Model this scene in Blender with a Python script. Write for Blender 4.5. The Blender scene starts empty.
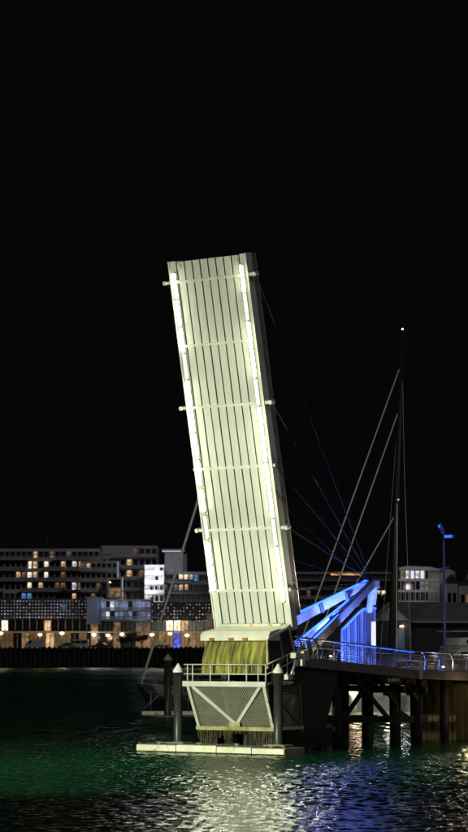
import bpy, bmesh, math, random
import numpy as np
from mathutils import Vector, Matrix
random.seed(7)
S = bpy.context.scene
C = S.collection

# ------------------------------------------------------------------ camera
F, YH, ZE = 2300.0, 650.0, 4.57          # focal length and horizon in photo pixels, eye height above the water
AL = math.atan((YH - 416) / F)
cam = bpy.data.objects.new('camera', bpy.data.cameras.new('camera'))
C.objects.link(cam)
cam.location = (0, 0, ZE)
cam.rotation_euler = (math.pi / 2 + AL, 0, 0)
cam.data.sensor_fit = 'VERTICAL'
cam.data.sensor_height = 36
cam.data.lens = 36 * F / 832
cam.data.clip_start = 1
cam.data.clip_end = 6000
cam.data.dof.use_dof = True; cam.data.dof.focus_distance = 106; cam.data.dof.aperture_fstop = 1.6
S.camera = cam

# ------------------------------------------------------------------ night sky, fill sun, exposure
w = bpy.data.worlds.new('World'); S.world = w; w.use_nodes = True
bg = w.node_tree.nodes['Background']
bg.inputs[0].default_value = (0.95, 1.0, 1.15, 1)
bg.inputs[1].default_value = 0.0018
mo = bpy.data.objects.new('moon', bpy.data.lights.new('moon', 'SUN'))  # added weak sun, stands in for city glow on dark surfaces
mo.data.energy = 0.26; mo.data.angle = math.radians(6); mo.data.color = (0.95, 0.93, 1.0)
mo.rotation_euler = (math.radians(58), 0, math.radians(33)); C.objects.link(mo)
S.view_settings.view_transform = 'Standard'; S.view_settings.look = 'None'
S.view_settings.exposure = 0; S.view_settings.gamma = 1; S.view_settings.use_curve_mapping = False
S.render.engine = 'CYCLES'
S.cycles.use_denoising = True
try: S.cycles.denoiser = 'OPENIMAGEDENOISE'
except Exception: pass
S.cycles.use_light_tree = True
S.cycles.max_bounces = 5; S.cycles.diffuse_bounces = 2; S.cycles.glossy_bounces = 3
S.cycles.sample_clamp_indirect = 60; S.cycles.caustics_reflective = False; S.cycles.caustics_refractive = False

def lamp(name, kind, loc, energy, col, target=None, size=.3, angle=60, blend=.5):
    l = bpy.data.lights.new(name, kind); l.energy = energy; l.color = col
    o = bpy.data.objects.new(name, l); C.objects.link(o); o.location = loc
    if kind in ('POINT', 'SPOT'): l.shadow_soft_size = size
    if kind == 'SPOT':
        l.spot_size = math.radians(angle); l.spot_blend = blend
        o.rotation_euler = (Vector(target) - Vector(loc)).to_track_quat('-Z', 'Y').to_euler()
    return o

# ------------------------------------------------------------------ frames of reference
PHI, TL = 0.595, 0.226                   # bridge heading in plan; lean of the raised leaf from the vertical
O = Vector((0.879, 105, 0))
HV = Vector((math.cos(PHI), -math.sin(PHI), 0)); BV = Vector((math.sin(PHI), math.cos(PHI), 0))
def B(h, b, z): return O + HV * h + BV * b + Vector((0, 0, z))
def P(px, py, Y):
    dx, dv = (px - 234) / F, (416 - py) / F
    y = math.cos(AL) - dv * math.sin(AL); z = math.sin(AL) + dv * math.cos(AL)
    return Vector((dx / y * Y, Y, ZE + z / y * Y))

# bridge floodlights standing on the opposite bank of the channel
FL = (.93, 1.0, 0.74)
lamp('floodlight', 'SPOT', B(-1.5, -48, 9.0), 66000, FL, B(0, -1, 5.8), .4, 42, 1.0)
lamp('floodlight', 'SPOT', B(-.5, -48, 9.0), 46000, FL, P(190, 600, 110), .4, 100, .7)
lamp('floodlight', 'SPOT', B(1.5, -48, 9.0), 7000, FL, B(0, -2, 2.0), .4, 24, .8)
lamp('deck_uplight', 'SPOT', B(3.0, 3.4, 4.3), 2500, (1, .9, .78), B(2.1, -2, 15), .08, 60, .8)
# blue floodlights on the fixed deck
BL = (0.10, 0.19, 1.0)
lamp('blue_floodlight', 'SPOT', B(1.75, 6.2, 4.5), 3000, (.13, .23, 1), B(.6, 7.2, 7.2), .1, 120, .5)
lamp('blue_floodlight', 'SPOT', B(1.2, 2.2, 4.6), 600, (.08, .18, 1), B(0, 3.6, 6.1), .1, 120, .5)
lamp('blue_floodlight', 'SPOT', B(-.3, 8.6, 4.2), 1300, (.03, .11, 1), B(2.1, 9.4, 4.2), .1, 110, .6)
lamp('blue_floodlight', 'SPOT', B(-.6, 10.5, 4.0), 800, (.03, .11, 1), B(-1.9, 12.6, 5.4), .1, 130, .4)

# ------------------------------------------------------------------ materials
def nt(name):
    m = bpy.data.materials.new(name); m.use_nodes = True
    return m, m.node_tree.nodes, m.node_tree.links, m.node_tree.nodes['Principled BSDF']
def mat(name, col, rough=.6, metal=0, col2=None, scale=2.0, stretch=(1, 1, 1), lo=.35, hi=.75, bump=0, spec=.4, detail=6):
    m, n, l, p = nt(name)
    p.inputs['Roughness'].default_value = rough; p.inputs['Metallic'].default_value = metal
    p.inputs['Specular IOR Level'].default_value = spec
    tc = n.new('ShaderNodeTexCoord'); mp = n.new('ShaderNodeMapping'); mp.inputs['Scale'].default_value = stretch
    no = n.new('ShaderNodeTexNoise'); no.inputs['Scale'].default_value = scale; no.inputs['Detail'].default_value = detail
    cr = n.new('ShaderNodeValToRGB')
    col2 = col2 or tuple(c * .72 for c in col)
    cr.color_ramp.elements[0].position = lo; cr.color_ramp.elements[0].color = (*col2, 1)
    cr.color_ramp.elements[1].position = hi; cr.color_ramp.elements[1].color = (*col, 1)
    l.new(tc.outputs['Object'], mp.inputs[0]); l.new(mp.outputs[0], no.inputs['Vector'])
    l.new(no.outputs[0], cr.inputs[0]); l.new(cr.outputs[0], p.inputs['Base Color'])
    if bump:
        b = n.new('ShaderNodeBump'); b.inputs['Strength'].default_value = bump; b.inputs['Distance'].default_value = .02
        l.new(no.outputs[0], b.inputs['Height']); l.new(b.outputs[0], p.inputs['Normal'])
    return m
def stained(name, col, stain, scale=1.4, amount=.62, rough=.5):
    """paint with a soft grime variation and sparse rust"""
    m = mat(name, col, rough, 0, tuple(c * .74 for c in col), 1.1, (1, 1, .25), .3, .7)
    n, l = m.node_tree.nodes, m.node_tree.links; p = n['Principled BSDF']
    src = p.inputs['Base Color'].links[0].from_socket
    tc = n.new('ShaderNodeTexCoord')
    no = n.new('ShaderNodeTexNoise'); no.inputs['Scale'].default_value = scale; no.inputs['Detail'].default_value = 8; no.inputs['Roughness'].default_value = .7
    cr = n.new('ShaderNodeValToRGB'); cr.color_ramp.elements[0].position = amount; cr.color_ramp.elements[1].position = amount + .08
    mx = n.new('ShaderNodeMix'); mx.data_type = 'RGBA'; mx.inputs['B'].default_value = (*stain, 1)
    l.new(tc.outputs['Object'], no.inputs['Vector']); l.new(no.outputs[0], cr.inputs[0])
    l.new(cr.outputs[0], mx.inputs['Factor']); l.new(src, mx.inputs['A']); l.new(mx.outputs['Result'], p.inputs['Base Color'])
    return m
def em(name, col, strength, var=0, scale=1.5):
    m, n, l, p = nt(name)
    p.inputs['Base Color'].default_value = (.05, .05, .05, 1)
    p.inputs['Emission Color'].default_value = (*col, 1); p.inputs['Emission Strength'].default_value = strength
    if var:
        tc = n.new('ShaderNodeTexCoord'); vo = n.new('ShaderNodeTexVoronoi'); vo.inputs['Scale'].default_value = scale
        mr = n.new('ShaderNodeMapRange'); mr.inputs[1].default_value = .1; mr.inputs[2].default_value = .9
        mr.inputs[3].default_value = strength * (1 - var); mr.inputs[4].default_value = strength * (1 + var)
        l.new(tc.outputs['Object'], vo.inputs['Vector']); l.new(vo.outputs['Color'], mr.inputs[0]); l.new(mr.outputs[0], p.inputs['Emission Strength'])
    return m

M = {}
M['plank'] = stained('leaf_paint', (.62, .62, .56), (.34, .24, .11), 2.2, .66)
M['leaf'] = stained('girder_paint', (.70, .70, .62), (.35, .20, .07), 1.5, .66)
M['heel'] = stained('heel_paint', (.68, .67, .55), (.42, .20, .03), 1.2, .585)
M['pierpaint'] = stained('pier_paint', (.56, .555, .49), (.22, .13, .04), 1.8, .62)
M['dark'] = mat('dark_steel', (.035, .035, .033), .6)
M['black'] = mat('blackened_timber', (.010, .0095, .009), .8, bump=.4)
M['steel'] = mat('galvanised_steel', (.34, .34, .33), .4, .6, scale=6)
M['strip'] = mat('balustrade_steel', (.42, .38, .34), .5, .3, scale=5)
M['moss'] = mat('mossy_ballast_cover', (.36, .33, .075), .85, 0, (.05, .055, .016), 1.0, (5.5, .4, .9), .36, .68, .5, .2, 5)
M['mossy_frame'] = mat('algae_on_paint', (.45, .43, .24), .7, 0, (.20, .18, .05), 2.5)
M['mesh'] = mat('expanded_mesh', (.27, .26, .19), .6, .2, scale=3)
M['growth'] = mat('hanging_growth', (.09, .068, .026), .9, 0, (.025, .02, .008), 4)
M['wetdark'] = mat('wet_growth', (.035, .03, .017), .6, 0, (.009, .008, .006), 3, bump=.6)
M['conc'] = mat('concrete', (.27, .255, .22), .8, 0, (.13, .12, .10), 1.2, bump=.3)
M['pontoon'] = mat('pontoon_concrete', (.33, .31, .24), .8, 0, (.17, .16, .11), 1.6, bump=.25)
M['pontoon_edge'] = stained('pontoon_fender', (.78, .76, .60), (.34, .29, .12), 1.6, .55)
M['pile'] = mat('pile_sleeve', (.040, .046, .040), .4, 0, (.016, .02, .016), 1.0, (3, 3, .4))
M['cap'] = mat('white_cap', (.82, .82, .78), .5)
M['capgrey'] = mat('grey_cap', (.30, .32, .27), .6)
M['rail'] = mat('rail_steel', (.42, .41, .40), .35, .5, scale=6)
M['deck'] = mat('deck_boards', (.16, .13, .11), .8, scale=4)
M['fascia'] = stained('fascia_paint', (.20, .165, .155), (.10, .06, .04), 1.2, .63)
M['white'] = mat('white_steel', (.75, .75, .77), .45)
M['grey_beam'] = mat('grey_strut', (.30, .27, .27), .55)
M['screen'] = mat('frosted_screen', (.15, .16, .19), .4, 0, (.08, .09, .11), 1.5, (1, 1, .3))
M['cable'] = mat('cable', (.025, .025, .025), .6, spec=.15)
M['stay'] = mat('rigging', (.85, .83, .74), .6)
M['mast'] = mat('carbon_mast', (.02, .02, .021), .45)
M['gel'] = mat('white_gelcoat', (.66, .67, .64), .25, scale=.6)
M['navy'] = mat('navy_hull', (.012, .013, .018), .25)
M['glass'] = mat('dark_glass', (.012, .013, .016), .12, spec=.6)
M['pale'] = mat('pale_render', (.58, .57, .59), .8, scale=.3)
M['grey'] = mat('grey_render', (.34, .335, .35), .8, scale=.3)
M['charcoal'] = mat('charcoal_cladding', (.085, .088, .10), .6, scale=.4)
M['bluepanel'] = mat('blue_grey_panel', (.30, .35, .46), .6, scale=.4)
M['cream'] = mat('cream_wall', (.55, .46, .36), .8, scale=.5)
M['dkroof'] = mat('roof_metal', (.055, .055, .055), .7, scale=.8)
M['shedroof'] = mat('weathered_roof', (.22, .22, .205), .8, 0, (.14, .14, .13), .8)
M['canvas'] = mat('pale_boards', (.46, .46, .43), .8)
M['rubber'] = mat('tyre_rubber', (.02, .02, .02), .8)
M['timber'] = mat('weathered_timber', (.15, .115, .05), .8, 0, (.045, .035, .015), 2.2, (3, 3, .4), bump=.5)
M['leafg'] = mat('foliage', (.035, .06, .022), .7, 0, (.012, .02, .009), 3)
M['bark'] = mat('bark', (.07, .055, .04), .9, scale=5)
M['polegrey'] = mat('pole_grey', (.22, .24, .30), .5)
M['bluefit'] = mat('blue_fittings', (.10, .17, .55), .5)  # plain blue base colour for the fittings on the pole
M['asphalt'] = mat('asphalt', (.05, .05, .05), .9)
M['sea_wall'] = mat('sea_wall', (.03, .029, .027), .9)
M['red'] = mat('red_paint', (.4, .03, .02), .5)
E_ = {}
E_['tube'] = em('tube_light', (.97, 1.0, .75), 44)
E_['tube_dim'] = em('tube_light_dirty', (.95, 1.0, .72), 3.5, .3, 3)
E_['warm'] = em('warm_room', (1.0, .62, .30), .75, .7, 1.0)
E_['warm2'] = em('dim_warm_room', (1.0, .60, .28), .16, .8, 1.0)
E_['bright'] = em('bright_room', (1.0, .82, .58), 1.5, .6, .9)
E_['whiteroom'] = em('white_room', (.95, .94, 1.0), .8, .6, .8)
E_['coolroom'] = em('cool_room', (.55, .66, 1.0), .22, .8, .7)
E_['pink'] = em('screen_room', (1.0, .72, .90), .9, .8, .8)
E_['blue'] = em('blue_room', (.12, .35, .9), .6, .5, 1)
E_['bluescreen'] = em('blue_screen', (.05, .12, 1.0), .7, .9, 1.2)
E_['dot'] = em('perforation_light', (.72, .82, 1.0), .55, .7, .35)
E_['lampw'] = em('lamp_white', (1, .90, .74), 4)
E_['lampwarm'] = em('lamp_warm', (1, .70, .40), 4)
E_['ledw'] = em('led_white', (.82, .86, 1), 1.0)
E_['ledblue'] = em('led_blue', (.06, .18, 1), 1.0)
E_['ledstrip'] = em('blue_led_strip', (.012, .06, 1), 9)
E_['polelens'] = em('pole_lens', (.05, .2, 1), 1.1)
E_['railglow'] = em('rail_glow', (.02, .09, 1), 5)
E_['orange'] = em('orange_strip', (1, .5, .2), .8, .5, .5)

# ------------------------------------------------------------------ mesh helpers
def box(bm, x0, x1, y0, y1, z0, z1):
    v = [bm.verts.new(p) for p in ((x0,y0,z0),(x1,y0,z0),(x1,y1,z0),(x0,y1,z0),(x0,y0,z1),(x1,y0,z1),(x1,y1,z1),(x0,y1,z1))]
    for f in ((3,2,1,0),(4,5,6,7),(0,1,5,4),(1,2,6,5),(2,3,7,6),(3,0,4,7)): bm.faces.new([v[i] for i in f])
def beam(bm, p, q, wd, ht, up=(0, 0, 1), wd2=None, ht2=None):
    p, q = Vector(p), Vector(q); d = (q - p).normalized(); u = Vector(up)
    s = d.cross(u)
    if s.length < 1e-4: s = d.cross(Vector((0, 1, 0)))
    s.normalize(); t = s.cross(d)
    vs = []
    for c, a, b in ((p, wd, ht), (q, wd2 or wd, ht2 or ht)):
        for i, j in ((-1,-1),(1,-1),(1,1),(-1,1)): vs.append(bm.verts.new(c + s * (i * a / 2) + t * (j * b / 2)))
    for f in ((3,2,1,0),(4,5,6,7),(0,1,5,4),(1,2,6,5),(2,3,7,6),(3,0,4,7)): bm.faces.new([vs[i] for i in f])
def tube(bm, pts, r, n=8, r2=None, cap=True):
    pts = [Vector(p) for p in pts]; rings = []
    for i, p in enumerate(pts):
        d = (pts[min(i + 1, len(pts) - 1)] - pts[max(i - 1, 0)]).normalized()
        s = d.cross(Vector((0, 0, 1)))
        if s.length < 1e-3: s = Vector((1, 0, 0))
        s.normalize(); t = s.cross(d)
        k = r if r2 is None else r + (r2 - r) * i / (len(pts) - 1)
        rings.append([bm.verts.new(p + s * math.cos(2*math.pi*j/n) * k + t * math.sin(2*math.pi*j/n) * k) for j in range(n)])
    for a, b in zip(rings, rings[1:]):
        for j in range(n): bm.faces.new((a[j], a[(j+1) % n], b[(j+1) % n], b[j]))
    if cap: bm.faces.new(rings[0][::-1]); bm.faces.new(rings[-1])
def lathe(bm, prof, c=(0, 0, 0), n=16):
    rings = []
    for r, z in prof:
        rings.append([bm.verts.new((c[0] + r*math.cos(2*math.pi*j/n), c[1] + r*math.sin(2*math.pi*j/n), c[2] + z)) for j in range(n)])
    for a, b in zip(rings, rings[1:]):
        for j in range(n): bm.faces.new((a[j], a[(j+1) % n], b[(j+1) % n], b[j]))
    bm.faces.new(rings[0][::-1]); bm.faces.new(rings[-1])
def prism(bm, poly, ext):
    """polygon of 3D points extruded by vector ext"""
    ext = Vector(ext); a = [bm.verts.new(p) for p in poly]; b = [bm.verts.new(Vector(p) + ext) for p in poly]
    n = len(a); bm.faces.new(a[::-1]); bm.faces.new(b)
    for i in range(n): bm.faces.new((a[i], a[(i+1) % n], b[(i+1) % n], b[i]))
def obj(name, bm, m, parent=None, bevel=0, smooth=False):
    bmesh.ops.recalc_face_normals(bm, faces=bm.faces)
    me = bpy.data.meshes.new(name); bm.to_mesh(me); bm.free(); me.materials.append(m)
    if smooth:
        for p in me.polygons: p.use_smooth = True
    o = bpy.data.objects.new(name, me); C.objects.link(o); o.parent = parent
    if bevel:
        b = o.modifiers.new('bevel', 'BEVEL'); b.width = bevel; b.segments = 2; b.limit_method = 'ANGLE'
    return o
def N(): return bmesh.new()
def pbox(name, m, parent, *a, bevel=0):
    b = N(); box(b, *a); return obj(name, b, m, parent, bevel)
def pbeam(name, m, parent, p, q, wd, ht, up=(0, 0, 1), **k):
    b = N(); beam(b, p, q, wd, ht, up, **k); return obj(name, b, m, parent)
def ptube(name, m, parent, pts, r, n=8, r2=None):
    b = N(); tube(b, pts, r, n, r2); return obj(name, b, m, parent, smooth=True)
def inst(o, parent, loc=None, rot=None, sc=None):
    c = o.copy(); C.objects.link(c); c.parent = parent
    if loc is not None: c.location = loc
    if rot is not None: c.rotation_euler = rot
    if sc is not None: c.scale = sc
    return c
def thing(name, label, cat, loc=(0, 0, 0), rot=(0, 0, 0), group=None):
    o = bpy.data.objects.new(name, None); C.objects.link(o); o.empty_display_size = .3
    o.location = loc; o.rotation_euler = rot; tag(o, label, cat, group); return o
def tag(o, label, cat, group=None):
    o['label'] = label; o['category'] = cat
    if group: o['group'] = group
    return o
def struct(o): o['kind'] = 'structure'; return o
def stuff(o): o['kind'] = 'stuff'; return o

# ------------------------------------------------------------------ water and land
m, n, l, p = nt('harbour_water')
p.inputs['Base Color'].default_value = (.005, .050, .018, 1); p.inputs['IOR'].default_value = 1.33
tc = n.new('ShaderNodeTexCoord'); sx = n.new('ShaderNodeSeparateXYZ')
sx = n.new('ShaderNodeSeparateXYZ'); mr = n.new('ShaderNodeMapRange')
mr.inputs[1].default_value = 112; mr.inputs[2].default_value = 190; mr.inputs[3].default_value = .14; mr.inputs[4].default_value = .36   # finer, unresolved ripples in the open basin
l.new(tc.outputs['Object'], sx.inputs[0]); l.new(sx.outputs[1], mr.inputs[0]); l.new(mr.outputs[0], p.inputs['Roughness'])
mp = n.new('ShaderNodeMapping'); mp.inputs['Scale'].default_value = (9, 6, 1)
no = n.new('ShaderNodeTexNoise'); no.inputs['Scale'].default_value = 1.0; no.inputs['Detail'].default_value = 2
bp = n.new('ShaderNodeBump'); bp.inputs['Distance'].default_value = .012
l.new(tc.outputs['Object'], mp.inputs[0]); l.new(mp.outputs[0], no.inputs['Vector']); l.new(no.outputs[0], bp.inputs['Height']); l.new(bp.outputs[0], p.inputs['Normal'])
M['water'] = m
# one sheet: fine waves in the channel, longer ones in the far basin, calm quads out to the sides
rng = np.random.default_rng(3)
def waves(X0, X1, Y0, Y1, DX, DY, n, l0, span, amp, fa, fb):
    gx = np.linspace(X0, X1, int((X1 - X0) / DX)); gy = np.linspace(Y0, Y1, int((Y1 - Y0) / DY))
    GX, GY = np.meshgrid(gx, gy); GZ = np.zeros_like(GX)
    for k in range(n):
        lam = l0 * (span ** (rng.random() ** 1.2)); th = -.2 + rng.normal() * 1.2 + math.pi / 2
        kx, ky = math.cos(th) * 2 * math.pi / lam, math.sin(th) * 2 * math.pi / lam
        ph = kx * GX + ky * GY + rng.random() * 6.28 + .5 * np.sin(GX * .21 + k) + .5 * np.sin(GY * .17 + k * 1.7)
        GZ += amp * lam ** .95 * np.sin(ph)
    ed = np.minimum(GX - X0, X1 - GX)
    if fa: ed = np.minimum(ed, GY - Y0)
    if fb: ed = np.minimum(ed, Y1 - GY)
    GZ *= np.minimum(1, ed / 4).clip(0, 1) * (.78 + .35 * np.sin(GX * .13 + 1.0) * np.sin(GY * .09 + GX * .05))
    ny, nx = GX.shape; idx = np.arange(ny * nx).reshape(ny, nx)
    return np.stack([GX, GY, GZ], -1).reshape(-1, 3), np.stack([idx[:-1, :-1], idx[:-1, 1:], idx[1:, 1:], idx[1:, :-1]], -1).reshape(-1, 4)
X0, X1, Y0, YM, Y1 = -18.0, 18.0, 50.0, 128.0, 601.0
XA, XB = -48.0, 48.0
c1, q1 = waves(X0, X1, Y0, YM + 1, .06, .085, 60, .21, 5.0, .0045, True, False)
c2, q2 = waves(XA, XB, YM, Y1, .34, .30, 34, 1.15, 2.6, .0070, False, True)
BX, BY0, BY1 = 2000, -60, 4000
ex = np.array([(-BX, BY0, 0), (BX, BY0, 0), (BX, Y0, 0), (-BX, Y0, 0), (-BX, Y1, 0), (BX, Y1, 0), (BX, BY1, 0), (-BX, BY1, 0),
               (X0, Y0, 0), (X1, Y0, 0), (X0, YM, 0), (X1, YM, 0), (-BX, YM, 0), (BX, YM, 0), (XA, YM, 0), (XB, YM, 0), (XA, Y1, 0), (XB, Y1, 0)], float)
eq = np.array([(0, 1, 2, 3), (4, 5, 6, 7), (3, 8, 10, 12), (9, 2, 13, 11), (12, 14, 16, 4), (15, 13, 5, 17)])
co = np.vstack([c1, c2, ex]); q = np.vstack([q1, q2 + len(c1), eq + len(c1) + len(c2)])
me = bpy.data.meshes.new('water'); me.vertices.add(len(co)); me.vertices.foreach_set('co', co.ravel())
me.loops.add(q.size); me.loops.foreach_set('vertex_index', q.ravel().astype(np.int32))
me.polygons.add(len(q)); me.polygons.foreach_set('loop_start', np.arange(0, q.size, 4, dtype=np.int32)); me.polygons.foreach_set('loop_total', np.full(len(q), 4, np.int32))
me.polygons.foreach_set('use_smooth', np.ones(len(q), bool)); me.update(calc_edges=True); me.validate()
me.materials.append(m)
wo = bpy.data.objects.new('water', me); C.objects.link(wo); struct(wo)
struct(pbox('quay_ground', M['asphalt'], None, -900, 900, 604, 2500, -3, 5.0))

# far sea wall: vertical piles under a scalloped capping
t = thing('sea_wall', 'long dark sea wall of vertical piles below the far buildings', 'wall', (-20, 602, 0))
pbox('wall_face', M['sea_wall'], t, -200, 200, .6, 1.9, -2, 5.0)
b = N(); tube(b, [(0, 0, -2), (0, 0, 4.6)], .42, 7); pile0 = obj('pile', b, M['sea_wall'], t); pile0.location = (-70, .3, 0)
for i in range(1, 112): inst(pile0, t, (-70 + i * 1.27, .3, random.uniform(-.12, .1)))
b = N(); lathe(b, [(.05, .55), (.62, .15), (.64, -.2), (.3, -.5)], n=7); cap0 = obj('pile_cap', b, M['sea_wall'], t); cap0.location = (-70, .3, 4.95)
for i in range(1, 112): inst(cap0, t, (-70 + i * 1.27, .3, 4.9 + random.uniform(-.12, .14)))

# ------------------------------------------------------------------ raised bridge leaf
leaf = thing('bascule_leaf', 'raised cream bridge leaf seen from below with two rows of tube lights', 'bridge', B(0, 0, 5.70), (TL, 0, -PHI))
W2, L = 2.095, 16.76
ST, CT = math.sin(TL), math.cos(TL)
def lf(h, a, z):                          # plan coordinates -> leaf coordinates (x, depth behind the face, along)
    b_, z_ = -a, z - 5.70
    return Vector((h, b_ * CT + z_ * ST, -b_ * ST + z_ * CT))
pbox('backing_plate', M['dark'], leaf, -1.72, 1.72, .16, .24, -.1, L - .02)
bars = [1.6, 4.43, 7.26, 10.1, 12.92, 15.85]
edges = [-.05] + bars + [L]
pw = 3.42 / 8
for k in range(7):
    z0, z1 = edges[k] + (.05 if k else 0), edges[k+1] - (.05 if k < 6 else 0)
    b = N(); box(b, -pw/2 + .032, pw/2 - .032, 0, .10, z0, z1); first = obj('plank', b, M['plank'], leaf, .008)
    for i in range(8):
        loc = (-1.71 + pw * (i + .5), random.uniform(.03, .045), 0)
        if i == 0: first.location = loc
        else: inst(first, leaf, loc)
for z in bars:
    pbox('crossbar', M['leaf'], leaf, -1.74, 1.74, -.06, .06, z - .06, z + .06, bevel=.01)
pbox('end_beam', M['leaf'], leaf, -W2, W2, .26, .5, L - .25, L - .01)
for s in (-1, 1):
    x0, x1 = sorted((s * 1.74, s * W2))
    pbox('edge_girder', M['leaf'], leaf, x0, x1, .02, .34, -.25, L + .04, bevel=.015)
    pbox('girder_flange', M['leaf'], leaf, s * W2 - .035, s * W2 + .035, -.05, .40, -.25, L + .05)
# tube lights: runs of fittings with dirty or failed ones between
def tubes(x, segs):
    for z0, z1, kind in segs:
        bt = N(); tube(bt, [(x, -.085, z0), (x, -.085, z1)], .048, 8)
        tb = obj('tube_light', bt, E_[kind] if kind else M['leaf'], leaf, smooth=True)
        bt = N(); box(bt, x - .075, x + .075, -.032, .018, z0 - .02, z1 + .02); box(bt, x - .095, x - .075, -.06, .018, z0 - .02, z1 + .02); box(bt, x + .075, x + .095, -.06, .018, z0 - .02, z1 + .02)
        obj('batten', bt, M['leaf'], tb)
        for z in (z0, z1):
            pbox('tube_holder', M['leaf'], tb, x - .06, x + .06, -.13, .022, z - .035, z + .035)
seg = []
z = 2.0; i = 0
left = ['tube', 'tube', 'tube_dim', 'tube', 'tube', 'tube', 'tube', 'tube', 'tube_dim', 'tube', 'tube', 'tube']
right = ['tube', 'tube', 'tube_dim', 'tube', 'tube', 'tube', 'tube', 'tube_dim', 'tube', 'tube', 'tube_dim', 'tube']
for kinds, x, off, ln in ((left, -1.86, 1.6, 1.225), (right, 1.82, 1.05, 1.275)):
    segs = []
    for i, k in enumerate(kinds):
        a0 = off + i * ln + random.uniform(0, .03); a1 = off + (i + 1) * ln - random.choice((.02, .02, .03, .04, .14))
        segs.append((a0, a1, k))
    tubes(x, segs)
# lugs with clevis where the lifting cables are pinned
for z in (bars[0], bars[1], bars[2], bars[3], bars[5]):
    for s in (-1, 1):
        big = z in (bars[1], bars[3], bars[5])
        ln = .42 if big else .14
        lg = pbox('cable_lug', M['leaf'], leaf, *sorted((s * W2, s * (W2 + ln))), .02, .16, z - .07, z + .07, bevel=.01)
        if big:
            bb = N(); tube(bb, [(s * (W2 + ln - .08), -.06, z), (s * (W2 + ln - .08), .24, z)], .10, 10); obj('pin', bb, M['leaf'], lg)
# top corner brackets
for s in (-1, 1):
    pbox('corner_bracket', M['heel'], leaf, s * 1.55 - .1, s * 1.55 + .1, -.03, .14, L - .32, L - .12, bevel=.01)
# balustrade on the walking side of the leaf
for s in (-1, 1):
    x = s * (W2 - .03)
    for k in range(13):
        z = .5 + k * 1.34
        pbox('balustrade_post', M['strip'], leaf, x - .03, x + .03, .4, .80, z - .025, z + .025)
    for j in range(7):
        y = .44 + j * .05
        pbox('balustrade_wire', M['strip'], leaf, x - .012, x + .012, y - .016, y + .016, .3, L)
    ptube('handrail', M['strip'], leaf, [(x, .82, .3), (x, .82, L)], .035, 6)
pbox('deck_plate', M['dark'], leaf, -1.74, 1.74, .25, .34, 0, L)

# heel of the leaf: sloping hood, side cheeks, ballast box behind its mossy cover
b = N()
prof = [(.06, 5.74), (.25, 5.66), (1.55, 5.30), (1.86, 5.16), (1.86, 5.00), (.06, 5.0)]
for_l = [lf(-1.62, a, z) for a, z in prof]; prism(b, for_l, lf(2.06, 0, 5.7) - lf(-1.62, 0, 5.7))
obj('heel_hood', b, M['heel'], leaf, .02)
pbox('heel_lip', M['heel'], leaf, -1.66, 1.66, -.28, -.06, -.05, .1, bevel=.02)
b = N(); prism(b, [lf(-1.60, 1.0, 5.52), lf(-1.60, 1.74, 5.40), lf(-1.60, 1.92, 5.22), lf(-1.60, 1.93, 4.98), lf(-1.60, 1.0, 4.98)], lf(3.69, 0, 5.7) - lf(0, 0, 5.7)); obj('hood_nose', b, M['heel'], leaf, .02)
for px_, zz in ((-.95, 5.0), (.85, 5.0), (.1, 5.0)):
    q = lf(px_, 1.95, 5.06); pbox('rusty_plate', mat('rust%d' % int(px_ * 100 + 500), (.45, .20, .03), .8, 0, (.25, .10, .02), 6), leaf, q.x - .14, q.x + .14, q.y - .012, q.y + .03, q.z - .07, q.z + .05)
# ribbed ballast cover
b = N(); nx, nz = 120, 12; grid = []
for j in range(nz + 1):
    f = j / nz; z = 4.99 - f * 1.52; a = 1.52 + .30 * math.sin(min(1, f * 1.4) * math.pi / 2) + .10 * f
    row = []
    for i in range(nx + 1):
        h = -1.60 + 3.36 * i / nx
        rib = .03 * abs(math.sin(i * math.pi / 6)) + .02 * math.sin(i * 1.9 + j * .15)
        edge = max(0, abs(h - .08) - 1.52) / .16
        row.append(b.verts.new(lf(h + (h / 1.9) * .05 * f, a + rib - .25 * edge ** 2, z)))
    grid.append(row)
for j in range(nz):
    for i in range(nx): b.faces.new((grid[j][i], grid[j][i+1], grid[j+1][i+1], grid[j+1][i]))
obj('ballast_cover', b, M['moss'], leaf, smooth=True)
b = N(); prism(b, [lf(-1.5, a, z) for a, z in ((.2, 5.0), (1.45, 5.0), (1.65, 3.5), (.2, 3.5))], lf(3.2, 0, 5.7) - lf(0, 0, 5.7)); obj('ballast_box', b, M['dark'], leaf)
for s in (-1, 1):
    cheek = [(2.0, 5.03), (.32, 5.58), (-.2, 4.4), (1.0, 3.9), (1.95, 3.75)] if s > 0 else [(1.2, 5.03), (.32, 5.58), (-.2, 4.4), (.5, 3.9), (1.1, 3.75)]
    xo = 2.02 if s > 0 else 1.52
    b = N(); prism(b, [lf(s * xo, a, z) for a, z in cheek], lf(s * .05, 0, 5.7) - lf(0, 0, 5.7)); ck = obj('side_cheek', b, M['dark'], leaf)
    for i in (0, 1, 4):
        a, c = cheek[i], cheek[(i + 1) % 5]
        pbeam('cheek_frame', M['mossy_frame'] if i == 4 else M['heel'], ck, lf(s * (xo + .05), *a), lf(s * (xo + .05), *c), .10, .10, (1, 0, 0))
    pbeam('cheek_rib', M['strip'], ck, lf(s * (xo + .07), 1.0, 5.2), lf(s * (xo + .07), .8, 4.0), .06, .06, (1, 0, 0))
    pbox('hinge_block', M['heel'], leaf, *sorted((s * 2.12, s * 2.42)), .15, .6, -1.75, -1.25, bevel=.03)

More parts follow.
